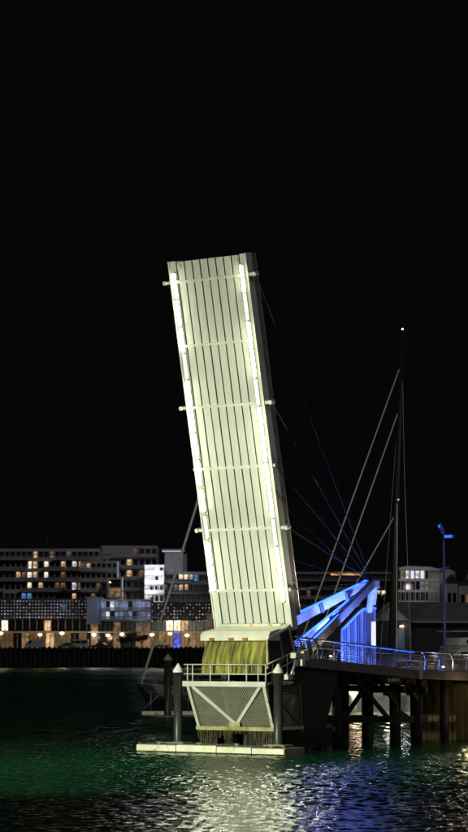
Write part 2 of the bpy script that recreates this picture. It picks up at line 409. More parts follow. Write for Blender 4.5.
# ------------------------------------------------------------------ pier with meshed platform
pier = thing('bridge_pier', 'cream steel pier with meshed V-braced front below the raised leaf', 'pier', O, (0, 0, -PHI))
ft, fb = -2.2, -1.4                       # b of the front face at the top and at the bottom
pbox('platform_deck', M['pierpaint'], pier, -2.15, 2.15, -2.26, -.2, 3.02, 3.12)
pbox('platform_edge', M['pierpaint'], pier, -2.28, 2.2, -2.36, -2.24, 2.94, 3.18, bevel=.015)
for s in (-1, 1):
    pbeam('corner_leg', M['pierpaint'], pier, (s * 2.05, ft, 2.98), (s * 2.0, fb, 1.15), .15, .15, (0, 1, 0))
    pbeam('diagonal_brace', M['pierpaint'], pier, (s * 1.82, ft + .02, 2.95), (s * .06, fb + .05, 1.30), .15, .13, (0, 1, 0))
    pbeam('back_leg', M['steel'], pier, (s * 2.05, .6, 3.0), (s * 2.0, .9, .9), .14, .14, (0, 1, 0))
    pbeam('side_brace', M['steel'], pier, (s * 2.05, ft + .1, 2.9), (s * 2.02, .85, 1.2), .1, .1, (0, 1, 0))
    pbox('side_beam', M['pierpaint'], pier, *sorted((s * 1.94, s * 2.1)), -1.3, .95, 1.02, 1.16)
pbox('bottom_beam', M['mossy_frame'], pier, -2.12, 2.08, -1.52, -1.34, .98, 1.16, bevel=.015)
pbox('brace_gusset', M['mossy_frame'], pier, -.3, .3, -1.56, -1.525, 1.12, 1.34)
pbeam('mullion', M['steel'], pier, (-.35, ft + .22, 2.95), (-.38, fb + .22, 1.2), .12, .08, (0, 1, 0))
def meshpanel(p00, p10, p01, p11, nb, r):
    b = N(); p00, p10, p01, p11 = map(Vector, (p00, p10, p01, p11))
    def at(u, v): return (p00 * (1-u) + p10 * u) * (1-v) + (p01 * (1-u) + p11 * u) * v
    for k in range(-nb, nb * 2):
        for sg in (1, -1):
            c = k / nb; pts = []
            u0, u1 = (c, c + .45) if sg == 1 else (c + .45, c)
            # clip the slanting strand to the panel
            va, vb = 0.0, 1.0
            du = u1 - u0
            for lim, keep in ((0, 1), (1, -1)):
                f0, f1 = keep * (u0 - lim), keep * (u1 - lim)
                if f0 < 0 and f1 < 0: va, vb = 1, 0; break
                if f0 < 0: va = max(va, f0 / (f0 - f1))
                elif f1 < 0: vb = min(vb, f0 / (f0 - f1))
            if vb - va < .02: continue
            beam(b, at(u0 + du * va, va), at(u0 + du * vb, vb), r, r * .5, (0, 1, 0))
    return b
stuff(obj('mesh_infill', meshpanel((-1.98, fb + .08, 1.16), (1.98, fb + .08, 1.16), (-2.02, ft + .09, 2.95), (2.02, ft + .09, 2.95), 34, .026), M['mesh'], pier))
for s in (-1, 1):
    stuff(obj('side_mesh', meshpanel((s*2.0, fb + .1, 1.16), (s*2.0, .8, 1.16), (s*2.04, ft + .1, 2.95), (s*2.04, .6, 2.95), 24, .026), M['mesh'], pier))
# railing round the platform
for h in (-2.1, -1.82, -.85, .15, 1.1, 1.72, 2.12):
    ptube('railing_post', M['pierpaint'], pier, [(h, -2.2, 3.12), (h, -2.2, 3.93)], .03, 8)
for z in (3.5, 3.92):
    ptube('railing_bar', M['pierpaint'], pier, [(-2.3, -2.2, z), (2.14, -2.2, z)], .028, 8)
    for s in (-1, 1):
        ptube('side_railing', M['pierpaint'], pier, [(s * 2.14, -2.2, z), (s * 2.14, -.9, z + (.0 if s < 0 else .32)), (s * 2.14, .15, z + (.0 if s < 0 else .62))], .028, 8)
for k in range(4):
    ptube('railing_post', M['pierpaint'], pier, [(2.14, -1.7 + k * .6, 3.1 + k * .12), (2.14, -1.7 + k * .6, 3.98 + k * .17)], .026, 8)
# hydraulic gear beside the hinge
gear = pbox('gear_box', M['heel'], pier, 2.16, 2.5, -.35, .05, 4.2, 4.45, bevel=.03)
ptube('hydraulic_ram', M['steel'], pier, [(2.3, -.5, 3.3), (2.3, .1, 4.3)], .07, 10)
pbox('valve_block', M['heel'], pier, 2.2, 2.45, -.9, -.6, 3.25, 3.5, bevel=.03)
pbox('white_post_box', M['cap'], pier, 2.18, 2.48, .22, .5, 3.85, 4.35, bevel=.03)
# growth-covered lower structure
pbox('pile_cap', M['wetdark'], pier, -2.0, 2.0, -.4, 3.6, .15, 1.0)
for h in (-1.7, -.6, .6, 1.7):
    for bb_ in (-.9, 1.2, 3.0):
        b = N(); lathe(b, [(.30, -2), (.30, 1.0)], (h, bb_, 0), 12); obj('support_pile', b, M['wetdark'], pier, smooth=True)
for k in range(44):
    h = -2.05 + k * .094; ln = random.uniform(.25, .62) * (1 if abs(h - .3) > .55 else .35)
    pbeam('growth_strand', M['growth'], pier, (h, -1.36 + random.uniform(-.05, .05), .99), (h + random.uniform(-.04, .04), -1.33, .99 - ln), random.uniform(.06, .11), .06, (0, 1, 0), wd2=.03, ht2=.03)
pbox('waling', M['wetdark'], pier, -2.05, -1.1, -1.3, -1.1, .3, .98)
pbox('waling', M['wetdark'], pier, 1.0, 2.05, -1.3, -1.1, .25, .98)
for s in (-1, 1):
    b = N(); prism(b, [(s * 1.95, .8, .2), (s * 1.95, 2.6, .2), (s * 1.95, 4.3, 3.55), (s * 1.95, .2, 3.75)], (-s * .7, 0, 0)); obj('pier_wall', b, M['dark'], pier)
    b = N(); prism(b, [(s * 1.97, -.1, .9), (s * 1.97, .8, .9), (s * 1.97, .35, 2.9)], (s * .03, 0, 0)); obj('web_plate', b, M['mesh'], pier)

# ------------------------------------------------------------------ fixed deck behind the leaf
deck = thing('footbridge_deck', 'fixed footbridge deck with curved railing posts lit blue beside the leaf', 'footbridge', O, (0, 0, -PHI))
def dz(b): return 4.26 - .06 * b if b < 11.4 else 3.576 - .028 * (b - 11.4)
stations = [.4, 4, 8, 11.4, 16.5, 22, 30]
for i, (b0, b1) in enumerate(zip(stations, stations[1:])):
    b = N(); prism(b, [(-2.05, b0, dz(b0) - .2), (-2.05, b1, dz(b1) - .2), (-2.05, b1, dz(b1)), (-2.05, b0, dz(b0))], (4.1, 0, 0)); obj('deck_slab', b, M['deck'], deck)
    for s in (-1, 1):
        b = N(); prism(b, [(s * 2.06, b0 + .01, dz(b0) - .40), (s * 2.06, b1 - .01, dz(b1) - .40), (s * 2.06, b1 - .01, dz(b1) + .03), (s * 2.06, b0 + .01, dz(b0) + .03)], (s * .12, 0, 0)); obj('fascia_beam', b, M['fascia'], deck, .01)
pbox('joint_block', M['heel'], deck, 2.15, 2.27, 11.32, 11.55, dz(11.4) - .42, dz(11.4) + .06, bevel=.02)
nposts = 21
for s in (-1, 1):
    for k in range(nposts):
        b0 = .7 + k * 1.42; z0 = dz(b0)
        pts = [(s * (2.10 + o), b0, z0 + hgt) for o, hgt in ((0, -.05), (.05, .25), (.04, .55), (-.05, .8), (-.16, .92))]
        bb = N()
        for a_, c_ in zip(pts, pts[1:]): beam(bb, a_, c_, .055, .07, (0, 1, 0))
        pst = obj('railing_post', bb, M['rail'], deck)
    rl = [(o, hgt) for o, hgt in ((.02, .08), (.04, .18), (.05, .28), (.052, .38), (.05, .48), (.03, .58), (.0, .68), (-.04, .78))]
    for o, hgt in rl:
        ptube('rail_wire', M['rail'], deck, [(s * (2.10 + o), q, dz(q) + hgt) for q in stations], .021, 5)
    ptube('handrail', M['rail'], deck, [(s * 1.95, q, dz(q) + .93) for q in stations], .04, 8)
for b0, b1 in ((3.6, 5.6), (5.7, 7.7), (7.8, 9.8), (9.9, 11.3)):
    pbeam('blue_strip', E_['railglow'], deck, (1.955, b0, dz(b0) + .875), (1.955, b1, dz(b1) + .875), .022, .018)  # added glowing strip that tints the railing blue
# small sign on the underside beam
sg = pbox('clearance_sign', M['dark'], deck, 2.2, 2.23, 8.2, 9.5, 2.98, 3.3)
for k, (o, w_) in enumerate(((.08, .12), (.28, .05), (.42, .10), (.58, .14), (.80, .09), (.96, .12))):
    pbox('sign_mark', M['cap'], sg, 2.232, 2.24, 8.2 + o, 8.2 + o + w_, 3.08, 3.2)
for b0 in (3.5, 14.2, 17.8):
    dl = pbox('deck_light', M['steel'], deck, 1.9, 2.02, b0 - .05, b0 + .05, dz(b0) + .003, dz(b0) + .2)
    bb = N(); lathe(bb, [(.02, .28), (.07, .24), (.07, .2)], (1.96, b0, dz(b0)), 8); obj('lamp_lens', bb, E_['lampw'], dl)
    lamp('deck_light_glow', 'POINT', B(1.7, b0, dz(b0) + .35), 55, (1, .88, .7), size=.08)

# trestle carrying the deck
tr = thing('trestle', 'black braced pile trestle standing in the water under the deck', 'trestle', O, (0, 0, -PHI))
tb_ = [5.1, 10.4, 12.6, 15.5]
for h in (1.3, -1.5):
    for b0 in tb_:
        ptube('trestle_pile', M['black'], tr, [(h, b0, -2), (h, b0, dz(b0) - .42)], .22 if b0 != 12.6 else .30, 10)
    pbeam('trestle_cap', M['black'], tr, (h, 4.2, dz(4.2) - .60), (h, 13.4, dz(13.4) - .60), .35, .34)
    pbeam('trestle_waling', M['black'], tr, (h, 4.2, 1.35), (h, 13.4, 1.15), .25, .32)
for (b0, z0), (b1, z1), o in (((6.5, 3.2), (9.7, 1.2), .18), ((8.6, 3.2), (5.8, 1.2), -.18), ((8.6, 3.2), (10.4, 1.9), .18), ((6.5, 3.2), (5.1, 2.4), -.18), ((11.2, 3.0), (12.6, 2.0), .18), ((10.4, 1.9), (12.2, 1.2), -.18)):
    pbeam('cross_brace', M['black'], tr, (1.3 + o, b0, z0), (1.3 + o, b1, z1), .12, .2)
for b0 in tb_[:3]:
    pbeam('cross_head', M['black'], tr, (-1.9, b0, dz(b0) - .95), (1.9, b0, dz(b0) - .95), .3, .3)

# ------------------------------------------------------------------ blue-lit lifting frame and its cables
lfm = thing('lifting_frame', 'white steel strut frame lit blue, cables fanning from its tip', 'strut frame', O, (0, 0, -PHI))
def loc(v): v = v - O; return Vector((v.dot(HV), v.dot(BV), v.z))
apex = loc(P(368.5, 583, 112))
def strut(name, m_, p0, p1, w0, w1):
    b = N(); beam(b, p0, p1, .32, w0, (0, 0, 1), wd2=.24, ht2=w1); return obj(name, b, m_, lfm, .015)
strut('upper_strut', M['white'], loc(P(286, 624, 107.5)), apex + Vector((-.12, 0, 0)), .56, .34)
strut('lower_strut', M['white'], loc(P(297, 644, 108.8)), loc(P(350, 602, 111)), .30, .16)
strut('near_strut', M['grey_beam'], loc(P(309, 648, 106.2)), apex + Vector((.30, 0, .02)), .46, .36)
for p0, p1, o in ((P(288, 617.5, 107.3), P(366, 580.5, 111.8), .0), (P(299, 640, 108.6), P(349, 599.5, 110.9), 0), (P(311, 641, 106.0), P(371, 584, 111.8), 0)):
    pbeam('blue_strip', E_['ledstrip'], lfm, loc(p0), loc(p1), .05, .06)
for p0, p1 in ((P(286, 624, 107.5), P(368, 584, 112)), (P(309, 648, 106.2), P(371, 584, 112))):
    for f in (.38, .70):
        c0, c1 = loc(p0).lerp(loc(p1), f), loc(p0).lerp(loc(p1), f + .035)
        pbeam('splice_plate', M['steel'], lfm, c0, c1, .37, .56 - .14 * f)
ap = pbox('apex_block', M['white'], lfm, apex.x - .42, apex.x + .5, apex.y - .2, apex.y + .25, apex.z - .25, apex.z + .12, bevel=.03)
pbeam('prop', M['white'], lfm, apex + Vector((.05, .3, -.2)), loc(P(369, 612, 112.6)), .22, .26)
pbeam('prop', M['white'], lfm, apex + Vector((.25, .35, -.1)), loc(P(374, 604, 112.9)), .14, .16)
pbeam('prop_foot', M['dark'], lfm, loc(P(369, 611, 112.6)), loc(P(369, 655, 112.6)), .2, .2)  # dark colour stands for the lower prop being unlit
for z in (bars[0], bars[1], bars[2], bars[3], bars[5]):
    for s in (-1, 1):
        if s < 0 and z in (bars[0], bars[2]): continue
        big = z in (bars[1], bars[3], bars[5])
        q = Vector((s * (W2 + (.34 if big else .1)), .1 * CT - z * ST, 5.70 + z * CT + .1 * ST))
        ptube('lifting_cable', M['cable'], lfm, [q, apex + Vector((s * .25, -.1, .05))], .022, 5)

# frosted wing screen on the far side of the deck
scn = thing('wing_screen', 'tall sloping frosted panel screen glowing blue on the footbridge', 'screen', O, (0, 0, -PHI))
top = [(10.75, 5.62), (11.4, 5.98), (12.05, 6.34), (12.7, 6.64), (13.3, 6.70), (13.95, 6.70)]
for (b0, z0), (b1, z1) in zip(top, top[1:]):
    b = N(); prism(b, [(-1.86, b0 + .03, dz(b0) + .05), (-1.86, b1 - .03, dz(b1) + .05), (-1.86, b1 - .03, z1 - .03), (-1.86, b0 + .03, z0 - .03)], (-.03, 0, 0)); obj('panel', b, M['screen'], scn)
for b0, z0 in top:
    pbeam('screen_post', M['white'], scn, (-1.85, b0, dz(b0)), (-1.85, b0, z0), .1, .07, (0, 1, 0))
for (b0, z0), (b1, z1) in zip(top, top[1:]):
    pbeam('top_rail', M['white'], scn, (-1.83, b0, z0), (-1.83, b1, z1), .1, .08)
pbeam('mid_rail', M['white'], scn, (-1.82, 10.75, 4.9), (-1.82, 13.95, 4.78), .06, .07)
for k in range(16):
    f = k / 15 * .999 * 5; i = int(f); b0 = top[i][0] + (top[i+1][0] - top[i][0]) * (f - i); z0 = top[i][1] + (top[i+1][1] - top[i][1]) * (f - i)
    pbeam('baluster', M['white'], scn, (-1.80, b0, dz(b0) + .1), (-1.80, b0, z0 - .06), .025, .025, (0, 1, 0))
for (b0, z0), (b1, z1) in zip(top, top[1:]):
    pbeam('blue_strip', E_['ledstrip'], scn, (-1.76, b0, z0 - .02), (-1.76, b1, z1 - .02), .04, .05)  # glow added on the frame to strengthen the blue reflection
pbox('light_panel', E_['ledw'], scn, -1.80, -1.76, 13.5, 13.9, 4.75, 6.0)

# lamp post on the deck
lp = thing('lamp_post', 'slim blue-lit lamp post rising behind the footbridge railing', 'lamp post', B(-1.7, 21.0, dz(21.0)), (0, 0, -PHI))
ptube('pole', M['polegrey'], lp, [(0, 0, 0), (0, 0, 3.0), (0, 0, 7.6)], .09, 10, .06)
lm = pbox('luminaire', M['bluefit'], lp, .02, .62, -.12, .12, 7.22, 7.42, bevel=.03)
pbox('lens', E_['polelens'], lm, .12, .58, -.125, -.10, 7.24, 7.38)
b = N(); tube(b, [(-.26, 0, 8.0), (-.05, 0, 7.6)], .12, 10); cm = obj('camera_head', b, M['bluefit'], lp)
bb = N(); tube(bb, [(-.2, -.13, 7.86), (-.2, -.115, 7.86)], .07, 8); obj('beacon', bb, E_['polelens'], cm)
pbox('bracket', M['steel'], cm, -.1, .02, -.03, .03, 7.5, 7.68)
ptube('cross_arm', M['bluefit'], lp, [(-.32, 0, 5.62), (.32, 0, 5.68)], .03, 6)
pbox('base_plate', M['steel'], lp, -.18, .18, -.18, .18, 0, .04)
lamp('blue_floodlight', 'SPOT', B(-1.2, 19.4, dz(19) + .3), 260, (.05, .2, 1), B(-1.7, 21.0, 11.0), .06, 26, .6)

# ------------------------------------------------------------------ floating pontoon and guard piles
pt = thing('pontoon', 'long low cream-edged pontoon floating in front of the pier', 'pontoon', B(0, 0, 0), (0, 0, -PHI))
for i, (h0, h1) in enumerate(((-4.35, -2.17), (-2.15, .02), (.04, 1.88), (1.90, 3.6))):
    z = .30 + .03 * math.sin(i * 1.7)
    pbox('float_unit', M['pontoon'], pt, h0, h1, -2.93, -1.35, -.25, z + .05, bevel=.03)
    pbox('fender_board', M['pontoon_edge'], pt, h0 + .01, h1 - .01, -3.02, -2.935, .06, z + .02, bevel=.015)
for h in (-4.28, 3.53): pbox('end_marker', M['red'], pt, h - .04, h + .04, -2.9, -2.8, .34, .41)
def guard_pile(label, loc, top, r, capm, group):
    t = thing('guard_pile', label, 'pile', loc, group=group)
    b = N(); lathe(b, [(r, -2.5), (r, top - .40)], n=16); obj('shaft', b, M['pile'], t, smooth=True)
    b = N(); lathe(b, [(r * 1.16, top - .42), (r * 1.16, top - .34), (r * .45, top - .12), (r * .06, top)], n=16); obj('cap', b, capm, t)
    b = N(); lathe(b, [(r * 1.25, .36), (r * 1.25, .44), (r * 1.02, .46)], n=16); obj('guide_ring', b, M['pontoon'], t)
guard_pile('white-capped pile through the pontoon left of the meshed pier', B(-2.84, -1.9, 0), 3.98, .20, M['cap'], 'guard piles')
guard_pile('white-capped pile through the pontoon at the right pier corner', B(2.57, -1.9, 0), 3.98, .20, M['cap'], 'guard piles')
guard_pile('dim grey-capped pile farther off beside the dark yacht bow', P(167.8, 715, 146) * 1.0 - Vector((0, 0, P(167.8, 715, 146).z)), 4.35, .24, M['capgrey'], 'guard piles')
for i, (h0, h1) in enumerate(((-4.33, -2.19), (-2.13, .0), (.06, 1.86), (1.92, 3.58))):
    pbox('weed_band', M['growth'], pt, h0, h1, -3.0, -2.94, -.2, .05)
    cl_ = pbox('cleat', M['steel'], pt, (h0 + h1) / 2 - .14, (h0 + h1) / 2 + .14, -2.8, -2.74, .43, .47)
    pbox('cleat_foot', M['steel'], cl_, (h0 + h1) / 2 - .05, (h0 + h1) / 2 + .05, -2.79, -2.75, .34, .43)
for h in (-2.84, 2.57): pbox('pile_guide', M['pontoon'], pt, h - .55, h + .55, -2.3, -1.5, .36, .43, bevel=.02)

# ------------------------------------------------------------------ boats
def hull_mesh(b, LOA, beam_, fb0, fb1, over=1.0, depth=.6, n=24):
    """bow at x=0, stern at x=LOA"""
    prof = []
    for i in range(n + 1):
        f = i / n; x = f * LOA
        hw = beam_ / 2 * (math.sin(min(1, (f + .02) / .55) * math.pi / 2) ** .8) * (1 - .25 * max(0, (f - .55) / .45) ** 2)
        sh = fb0 + (fb1 - fb0) * f - .12 * math.sin(f * math.pi)
        wl = hw * (.86 if f > .1 else .5)
        xs = x + over * max(0, 1 - f / .12)   # waterline starts behind the stem head
        prof.append([(x, -hw, sh), (x * .5 + xs * .5, -hw * .96 + .0, sh * .5), (xs, -wl, 0), (xs + .1, -wl * .5, -depth), (xs + .1, wl * .5, -depth), (xs, wl, 0), (x * .5 + xs * .5, hw * .96, sh * .5), (x, hw, sh)])
    rings = [[b.verts.new(p) for p in r] for r in prof]
    for a, c in zip(rings, rings[1:]):
        for j in range(8): b.faces.new((a[j], c[j], c[(j+1) % 8], a[(j+1) % 8]))
    b.faces.new(rings[0]); b.faces.new(rings[-1][::-1])
def sail_yacht(label, bow, rz, LOA, beam_, fb, hullm, mastx, mtop, rake, stays, boom, stay_r=.05):
    t = thing('sailing_yacht', label, 'yacht', bow, (0, 0, rz), 'sailing yachts')
    b = N(); hull_mesh(b, LOA, beam_, fb, fb * .85, 1.1); hu = obj('hull', b, hullm, t)
    for k in range(5):
        x = LOA * (.30 + .09 * k); pbox('porthole', M['glass'], hu, x - .28, x + .28, -beam_ / 2 - .02, -beam_ / 2 + .12, fb * .52, fb * .52 + .2, bevel=.05)
    b = N(); prism(b, [(LOA * .3, -beam_ * .28, fb * .9), (LOA * .68, -beam_ * .3, fb * .88), (LOA * .66, -beam_ * .26, fb * .9 + .62), (LOA * .36, -beam_ * .22, fb * .9 + .55)], (0, beam_ * .56, 0)); cr_ = obj('coachroof', b, M['gel'], t, .05)
    for k in range(3):
        x = LOA * (.42 + .075 * k); pbox('cabin_window', M['glass'], cr_, x - .4, x + .4, -beam_ * .30, -beam_ * .26, fb * .9 + .18, fb * .9 + .38)
    mt = Vector((mastx + rake, 0, mtop)); mb = Vector((mastx, 0, fb * .85))
    ms = ptube('mast', M['mast'], t, [mb, mb.lerp(mt, .5), mt], .34, 10, .2)
    for f in (.35, .58, .8):
        c = mb.lerp(mt, f); ptube('spreader', M['mast'], ms, [c + Vector((.1, -1.2 * (1.2 - f), .05)), c, c + Vector((.1, 1.2 * (1.2 - f), .05))], .04, 6)
    for f, x in stays: ptube('forestay', M['stay'], t, [mb.lerp(mt, f), (x, 0, fb + .05)], stay_r, 6)
    for s in (-1, 1):
        ptube('shroud', M['stay'], t, [mb.lerp(mt, .95), mb.lerp(mt, .58) + Vector((.1, s * .75, 0)), (mastx + .3, s * beam_ * .46, fb * .85)], .012, 5)
    ptube('backstay', M['cable'], t, [mt, (LOA - .2, 0, fb * .85)], .012, 5)
    if boom: ptube('boom', M['mast'], t, [mb + Vector((.1, 0, 1.4)), mb + Vector((LOA * .36, 0, 1.55))], .16, 8)
    for s in (-1, 1):
        pts = [(LOA * f, s * (beam_ / 2 - .1) * (math.sin(min(1, (f + .02) / .55) * math.pi / 2) ** .8), fb - .05) for f in (.01, .08, .2, .35, .5, .65, .8)]
        for q in pts: ptube('stanchion', M['steel'], t, [q, (q[0], q[1], q[2] + .65)], .018, 5)
        for hh in (.35, .65): ptube('lifeline', M['steel'], t, [(q[0], q[1], q[2] + hh) for q in pts], .012, 5)
    return t, mt
bw = P(136.5, 684, 166); bw.z = 0
yl, _ = sail_yacht('dark-hulled yacht with a pale forestay behind the left guard piles', bw, .25, 21, 4.8, 2.15, M['navy'], 7.9, 28.6, .2, [(.93, .35)], True, .10)
bw = P(290, 684, 166); bw.z = 0
yr, mtp = sail_yacht('white yacht with tall black mast moored behind the footbridge', bw, .50, 22, 5.0, 2.5, M['gel'], 8.6, 28.4, 1.2, [(.905, -.2), (.78, 1.2), (.48, 1.0)], True)
b = N(); lathe(b, [(.02, .14), (.07, .1), (.07, 0)], (mtp.x, mtp.y, mtp.z), 8); obj('masthead_light', b, E_['lampw'], yr)
ptube('mast_glint', M['stay'], yr, [(8.95, -.45, 15.3), (8.72, -.45, 2.5)], .035, 5)  # pale line standing in for light caught along the mast edge
b = N(); lathe(b, [(.02, .1), (.05, .06), (.05, 0)], (9.1, -.35, 15.6), 8); obj('spreader_light', b, em('mast_led', (.45, .65, 1), 1.5), yr)
def motor_yacht(label, bow, rz, LOA, beam_, fb, sc=1):
    t = thing('motor_yacht', label, 'motor boat', bow, (0, 0, rz), 'motor boats')
    b = N(); hull_mesh(b, LOA, beam_, fb * 1.25, fb * .8, 1.0); obj('hull', b, M['gel'], t)
    b = N(); prism(b, [(LOA * .28, -beam_ * .38, fb), (LOA * .82, -beam_ * .40, fb * .9), (LOA * .80, -beam_ * .36, fb + 1.55), (LOA * .48, -beam_ * .34, fb + 1.6)], (0, beam_ * .76, 0)); cb = obj('cabin', b, M['gel'], t, .08)
    for k in range(4):
        x = LOA * (.47 + .085 * k); pbox('side_window', M['glass'], cb, x, x + LOA * .07, -beam_ * .405, -beam_ * .34, fb + .75, fb + 1.25, bevel=.03)
    b = N(); prism(b, [(LOA * .44, -beam_ * .33, fb + 1.62), (LOA * .84, -beam_ * .34, fb + 1.62), (LOA * .84, -beam_ * .34, fb + 1.78), (LOA * .44, -beam_ * .33, fb + 1.74)], (0, beam_ * .67, 0)); obj('roof', b, M['gel'], t, .04)
    for s in (-1, 1):
        pbeam('radar_leg', M['gel'], t, (LOA * .74, s * beam_ * .3, fb + 1.7), (LOA * .80, s * beam_ * .25, fb + 2.7), .3, .1)
    pbox('radar_bridge', M['gel'], t, LOA * .78, LOA * .83, -beam_ * .28, beam_ * .28, fb + 2.65, fb + 2.8, bevel=.03)
    b = N(); prism(b, [(LOA * .46, -beam_ * .30, fb + 1.80), (LOA * .80, -beam_ * .31, fb + 1.80), (LOA * .78, -beam_ * .29, fb + 2.45), (LOA * .50, -beam_ * .28, fb + 2.5)], (0, beam_ * .6, 0)); fly = obj('flybridge', b, M['gel'], t, .06)
    b = N(); prism(b, [(LOA * .42, -beam_ * .32, fb + 3.0), (LOA * .72, -beam_ * .33, fb + 3.05), (LOA * .72, -beam_ * .33, fb + 3.12), (LOA * .42, -beam_ * .32, fb + 3.07)], (0, beam_ * .65, 0)); obj('bimini', b, M['gel'], fly)
    pbox('flybridge_window', M['glass'], fly, LOA * .53, LOA * .68, -beam_ * .325, -beam_ * .30, fb + 2.0, fb + 2.3)
    pts = [(LOA * f, -(beam_ / 2 - .15) * (math.sin(min(1, (f + .02) / .55) * math.pi / 2) ** .8), fb * (1.25 - .4 * f)) for f in (.02, .1, .2, .32)]
    for q in pts: ptube('stanchion', M['steel'], t, [q, (q[0], q[1], q[2] + .7)], .02, 5)
    ptube('bow_rail', M['steel'], t, [(q[0], q[1], q[2] + .7) for q in pts], .022, 5)
    return t
q = P(396, 690, 200); q.z = 0
motor_yacht('white motor boat with raked arch below the lit shed gable', q, .45, 12, 4.4, 3.15)
q = P(434, 690, 190); q.z = 0
motor_yacht('white motor boat behind the foot of the blue lamp post', q, .35, 11, 4.2, 3.0)

lamp('boat_fill', 'POINT', P(408, 632, 196), 110, (.9, .96, 1), size=.2)  # fill light added to brighten the boat
lamp('boat_fill', 'POINT', P(452, 634, 186), 60, (1, .95, .88), size=.2)  # same added fill for the other boat
# floating walkways of the marina
def finger(label, x0, x1, yp, Y, ang, wd=1.4):
    a = P(x0, yp, Y); LN = (x1 - x0) / F * Y / math.cos(ang)
    t = thing('marina_walkway', label, 'walkway', (a.x, Y, 0), (0, 0, ang), 'marina walkways')
    k = max(2, int(LN / 3))
    for i in range(k):
        pbox('float_unit', M['pontoon'], t, LN * i / k + .02, LN * (i + 1) / k - .02, 0, wd, -.2, .38, bevel=.03)
    pbox('edge_board', M['pontoon_edge'], t, 0, LN, -.07, -.003, .12, .36)
    return t, LN
fw, LN = finger('floating walkway with a pale edge in front of the dark yacht', 142, 262, 713, 160, .0)
for k in range(4):
    ptube('handrail_post', M['steel'], fw, [(.6 + k * 1.3, .2, .38), (.6 + k * 1.3, .2, 1.7)], .03, 6)
ptube('handrail', M['steel'], fw, [(.3, .2, 1.68), (4.8, .2, 1.55)], .03, 6)
ptube('handrail_stay', M['steel'], fw, [(1.2, .2, 1.5), (-.15, .2, .3)], .03, 6)
fr, LN = finger('floating walkway with a lamp seen through the trestle', 322, 430, 716, 157, .05)
mlp = P(354, 695, 156.4)
ml = thing('marina_lamp', 'small white bollard lamp glowing warm under the footbridge', 'lamp', (mlp.x, 157.2, .38))
ptube('post', M['cap'], ml, [(0, 0, 0), (0, 0, 1.05)], .19, 10)
b = N(); lathe(b, [(.05, 1.75), (.24, 1.62), (.30, 1.42), (.26, 1.2), (.1, 1.06)], n=12); obj('globe', b, em('globe_lamp', (1, .66, .40), 5), ml, smooth=True)
lamp('marina_lamp_and_fill', 'POINT', (mlp.x + .3, 156.2, 1.9), 70, (1, .72, .48), size=.25)
lamp('marina_lamp_and_fill', 'POINT', P(392, 683, 157), 170, (1, .92, .72), size=.25)  # added light for the white hull, no lamp stands here

# ------------------------------------------------------------------ quay at the right with timber fenders
qy = thing('timber_quay', 'weathered timber-faced quay end below the footbridge at the right', 'quay', O, (0, 0, -PHI))
pbox('quay_core', M['wetdark'], qy, -.95, 2.0, 17.2, 40, -2, 3.0)
for k in range(8):
    h = 2.0 - k * .37
    w_ = random.uniform(.29, .36)
    pbox('fender_plank', M['timber'], qy, h - w_, h, 16.95 + random.uniform(0, .06), 17.18, -1.5, random.uniform(2.75, 2.98))
for k in range(14):
    b0 = 17.0 + k * .82; w_ = random.uniform(.30, .40)
    pbox('fender_plank', M['timber'], qy, 2.02 + random.uniform(0, .04), 2.22, b0, b0 + w_, -1.5, random.uniform(2.75, 2.98))
lamp('quay_light', 'POINT', B(2.9, 15.2, 2.2), 50, (1, .78, .42), size=.15)

# ------------------------------------------------------------------ boat shed
sc_ = P(394, 640, 232)
sh = thing('boat_shed', 'dark gabled boat shed with pale gable end behind the yacht mast', 'shed', (sc_.x, 236, 3.0), (0, 0, -1.13))
def gz(py): return P(394, py, 232).z - 3.0
ze_, zr = gz(620), gz(602)
HW = 4.0; LNs = 22
struct(pbox('shore_ground', M['asphalt'], None, 12, 120, 228, 262, -2, 2.9))
pbox('end_wall', M['charcoal'], sh, -HW + .3, HW - .3, .2, .4, 0, ze_)  # dark colour carries the shade below the eave
b = N(); prism(b, [(-HW + .3, .15, ze_ + .01), (HW - .3, .15, ze_ + .01), (0, .15, zr - .12)], (0, .2, 0)); obj('gable', b, M['canvas'], sh)
# turn: the gable faces the camera's left, the ridge runs off to the right
for s in (-1, 1):
    b = N(); prism(b, [(0, -.3, zr), (0, LNs, zr), (s * (HW + .5), LNs, ze_ - .18), (s * (HW + .5), -.3, ze_ - .18)], (0, 0, .12)); obj('roof_slope', b, M['shedroof'], sh)
    pbox('gutter', M['canvas'], sh, *sorted((s * (HW + .5), s * (HW + .65))), -.3, LNs, ze_ - .26, ze_ - .1)
    pbox('long_wall', M['dark'], sh, *sorted((s * (HW - .35), s * (HW - .2))), .4, LNs - .2, 0, ze_ - .15)
pbox('lit_wall_panel', M['bluepanel'], sh, -.6, 2.6, .1, .19, 0, ze_ - .8)  # pale panel paints in the lit part of the end wall
bx_ = pbox('wall_lamp', E_['lampwarm'], sh, 1.95, 2.3, -.1, .14, ze_ - .7, ze_ - .5)
q = sh.matrix_basis @ Vector((1.4, -2.4, ze_ - .9)); lamp('shed_lamp_light', 'POINT', q, 60, (.8, .92, 1), size=.2)

